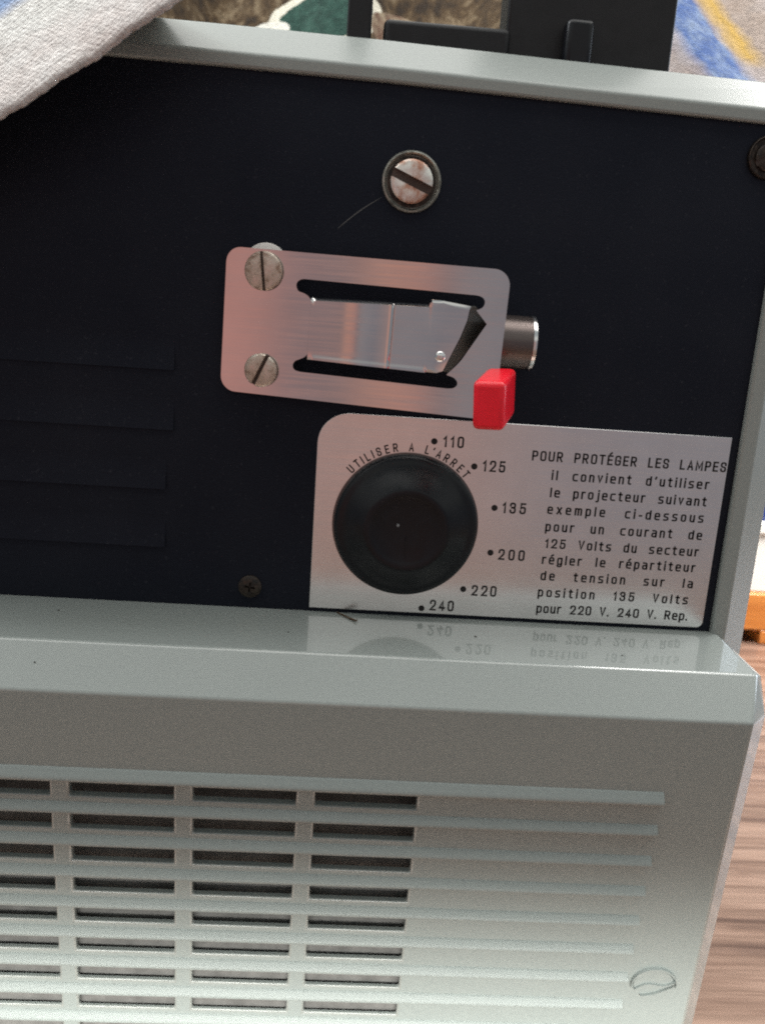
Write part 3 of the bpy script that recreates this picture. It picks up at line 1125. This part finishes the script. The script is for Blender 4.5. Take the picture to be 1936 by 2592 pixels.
for cx_, cz_, a, b, th in ((-.030, .172, .022, .013, .35), (-.105, .215, .030, .016, -.5), (.045, .225, .028, .015, .8), (.11, .16, .03, .016, .2), (-.16, .15, .03, .018, .6), (-.06, .26, .03, .016, .1), (-.12, .08, .03, .017, .3)):
    e = ell(cx_, cz_, a, b, th)
    col = M.mix(M.math('LESS_THAN', e, 1.55), col, (.78, .74, .62))
    col = M.mix(M.math('LESS_THAN', e, 1.0), col, M.ramp(M.noise(260, 3), [(.35, (.006, .038, .028)), (.7, (.03, .09, .068))]))
# pale patch low beside the leaf
e = ell(-.056, .163, .012, .006, .5)
col = M.mix(M.math('LESS_THAN', e, 1.0), col, (.80, .78, .70))
e = ell(.006, .168, .016, .010, -.6)
col = M.mix(M.math('LESS_THAN', e, 1.0), col, M.ramp(strk, [(.4, (.14, .07, .045)), (.6, (.36, .29, .20))]))
CL3 = weave(M, col, .0018, .4, .0006)
def cloth3(u, v):
    x = -300 + 420*u
    z = 60 + 300*v
    off = -165 - 200*v + 7*math.sin(u*31) + 3*math.sin(u*67+1) + 2*math.sin(v*5)
    return P(x, off, z)
sheet('leaf_fabric', 200, 60, cloth3, CL3, .002, 'brown fabric with green leaves and cream outlines, sloping up behind the projector', 'fabric')

# ================================================================= table and things on the right
M = Mat('wood_table')
X = M.xyz()
gr = M.noise(1, 5, .6, M.scaled((7, 120, 120)), .6)
gr2 = M.noise(1, 3, .6, M.scaled((26, 620, 620)))
c = M.ramp(gr, [(.34, (.085, .046, .033)), (.48, (.165, .098, .070)), (.62, (.245, .155, .115))])
mm = M.n('ShaderNodeMix', data_type='RGBA', blend_type='MULTIPLY')
mm.inputs[0].default_value = .6
M.l(c, mm.inputs[6]); M.l(M.ramp(gr2, [(.35, .6), (.6, 1.0)]), mm.inputs[7])
M.set(Base_Color=mm.outputs[2], Roughness=M.ramp(gr2, [(.3, .24), (.7, .36)]), Coat_Weight=.15, Coat_Roughness=.15)
M.bump(gr2, .1, .0004)
WOOD = M.m
bm = bmesh.new()
box(bm, -700, 900, -700, 420, -158, -130.2)
o = obj('wooden_table', bm, WOOD, bevel=2, seg=3)
thing(o, 'brown striped wooden table top the projector stands on', 'table')

M = Mat('orange_wood')
g = M.noise(1, 4, .6, M.scaled((14, 200, 260)), .5)
M.set(Base_Color=M.ramp(g, [(.3, (.44, .135, .022)), (.7, (.62, .23, .05))]), Roughness=.38, Coat_Weight=.2)
M.bump(g, .1, .0003)
ORW = M.m
st = empty('wooden_stand', (.30, .31, -.130), 'low orange wooden stand with a dark gap at its base, under the white box', 'stand')
bm = bmesh.new()
box(bm, 150, 430, -345, -272, -121.5, -99)
obj('shelf_board', bm, ORW, st, bevel=1, seg=2)
for x0, x1 in ((150, 168), (240.5, 262), (412, 430)):
    bm = bmesh.new()
    box(bm, x0, x1, -345, -272, -130, -121.6)
    obj('leg', bm, ORW, st, bevel=.8, seg=2)
bm = bmesh.new()
box(bm, 168.2, 412, -344, -320, -130, -121.7)
obj('back_rail', bm, ORW, st)

M = Mat('white_card')
M.set(Base_Color=M.ramp(M.noise(40, 3), [(.3, (.78, .77, .72)), (.7, (.84, .83, .79))]), Roughness=.55)
wb = empty('white_box', (.30, .31, -.099), 'bright white box standing on the orange wooden stand', 'box')
bm = bmesh.new()
box(bm, 156, 420, -343, -274, -98.8, -64)
obj('carton', bm, M.m, wb, bevel=1.2, seg=3)
bm = bmesh.new()
box(bm, 154.5, 421.5, -344.5, -272.5, -63.8, -57)
obj('lid', bm, M.m, wb, bevel=1, seg=3)
bb = empty('blue_book', (.29, .31, -.057), 'dark blue book lying on top of the white box', 'book')
M = Mat('dark_blue_cover')
M.set(Base_Color=M.ramp(M.noise(90, 3), [(.3, (.012, .028, .13)), (.7, (.02, .045, .19))]), Roughness=.45)
bm = bmesh.new()
box(bm, 170, 400, -338, -276, -56.8, -54); box(bm, 170, 400, -338, -276, -41, -38)
box(bm, 170, 400, -278.5, -276.02, -53.9, -41.1)
obj('cover', bm, M.m, bb, bevel=.6, seg=2)
bm = bmesh.new()
box(bm, 173, 397, -335, -279, -53.8, -41.2)
obj('page_block', bm, Mat('book_pages').set(Base_Color=(.70, .66, .55), Roughness=.8).m, bb)
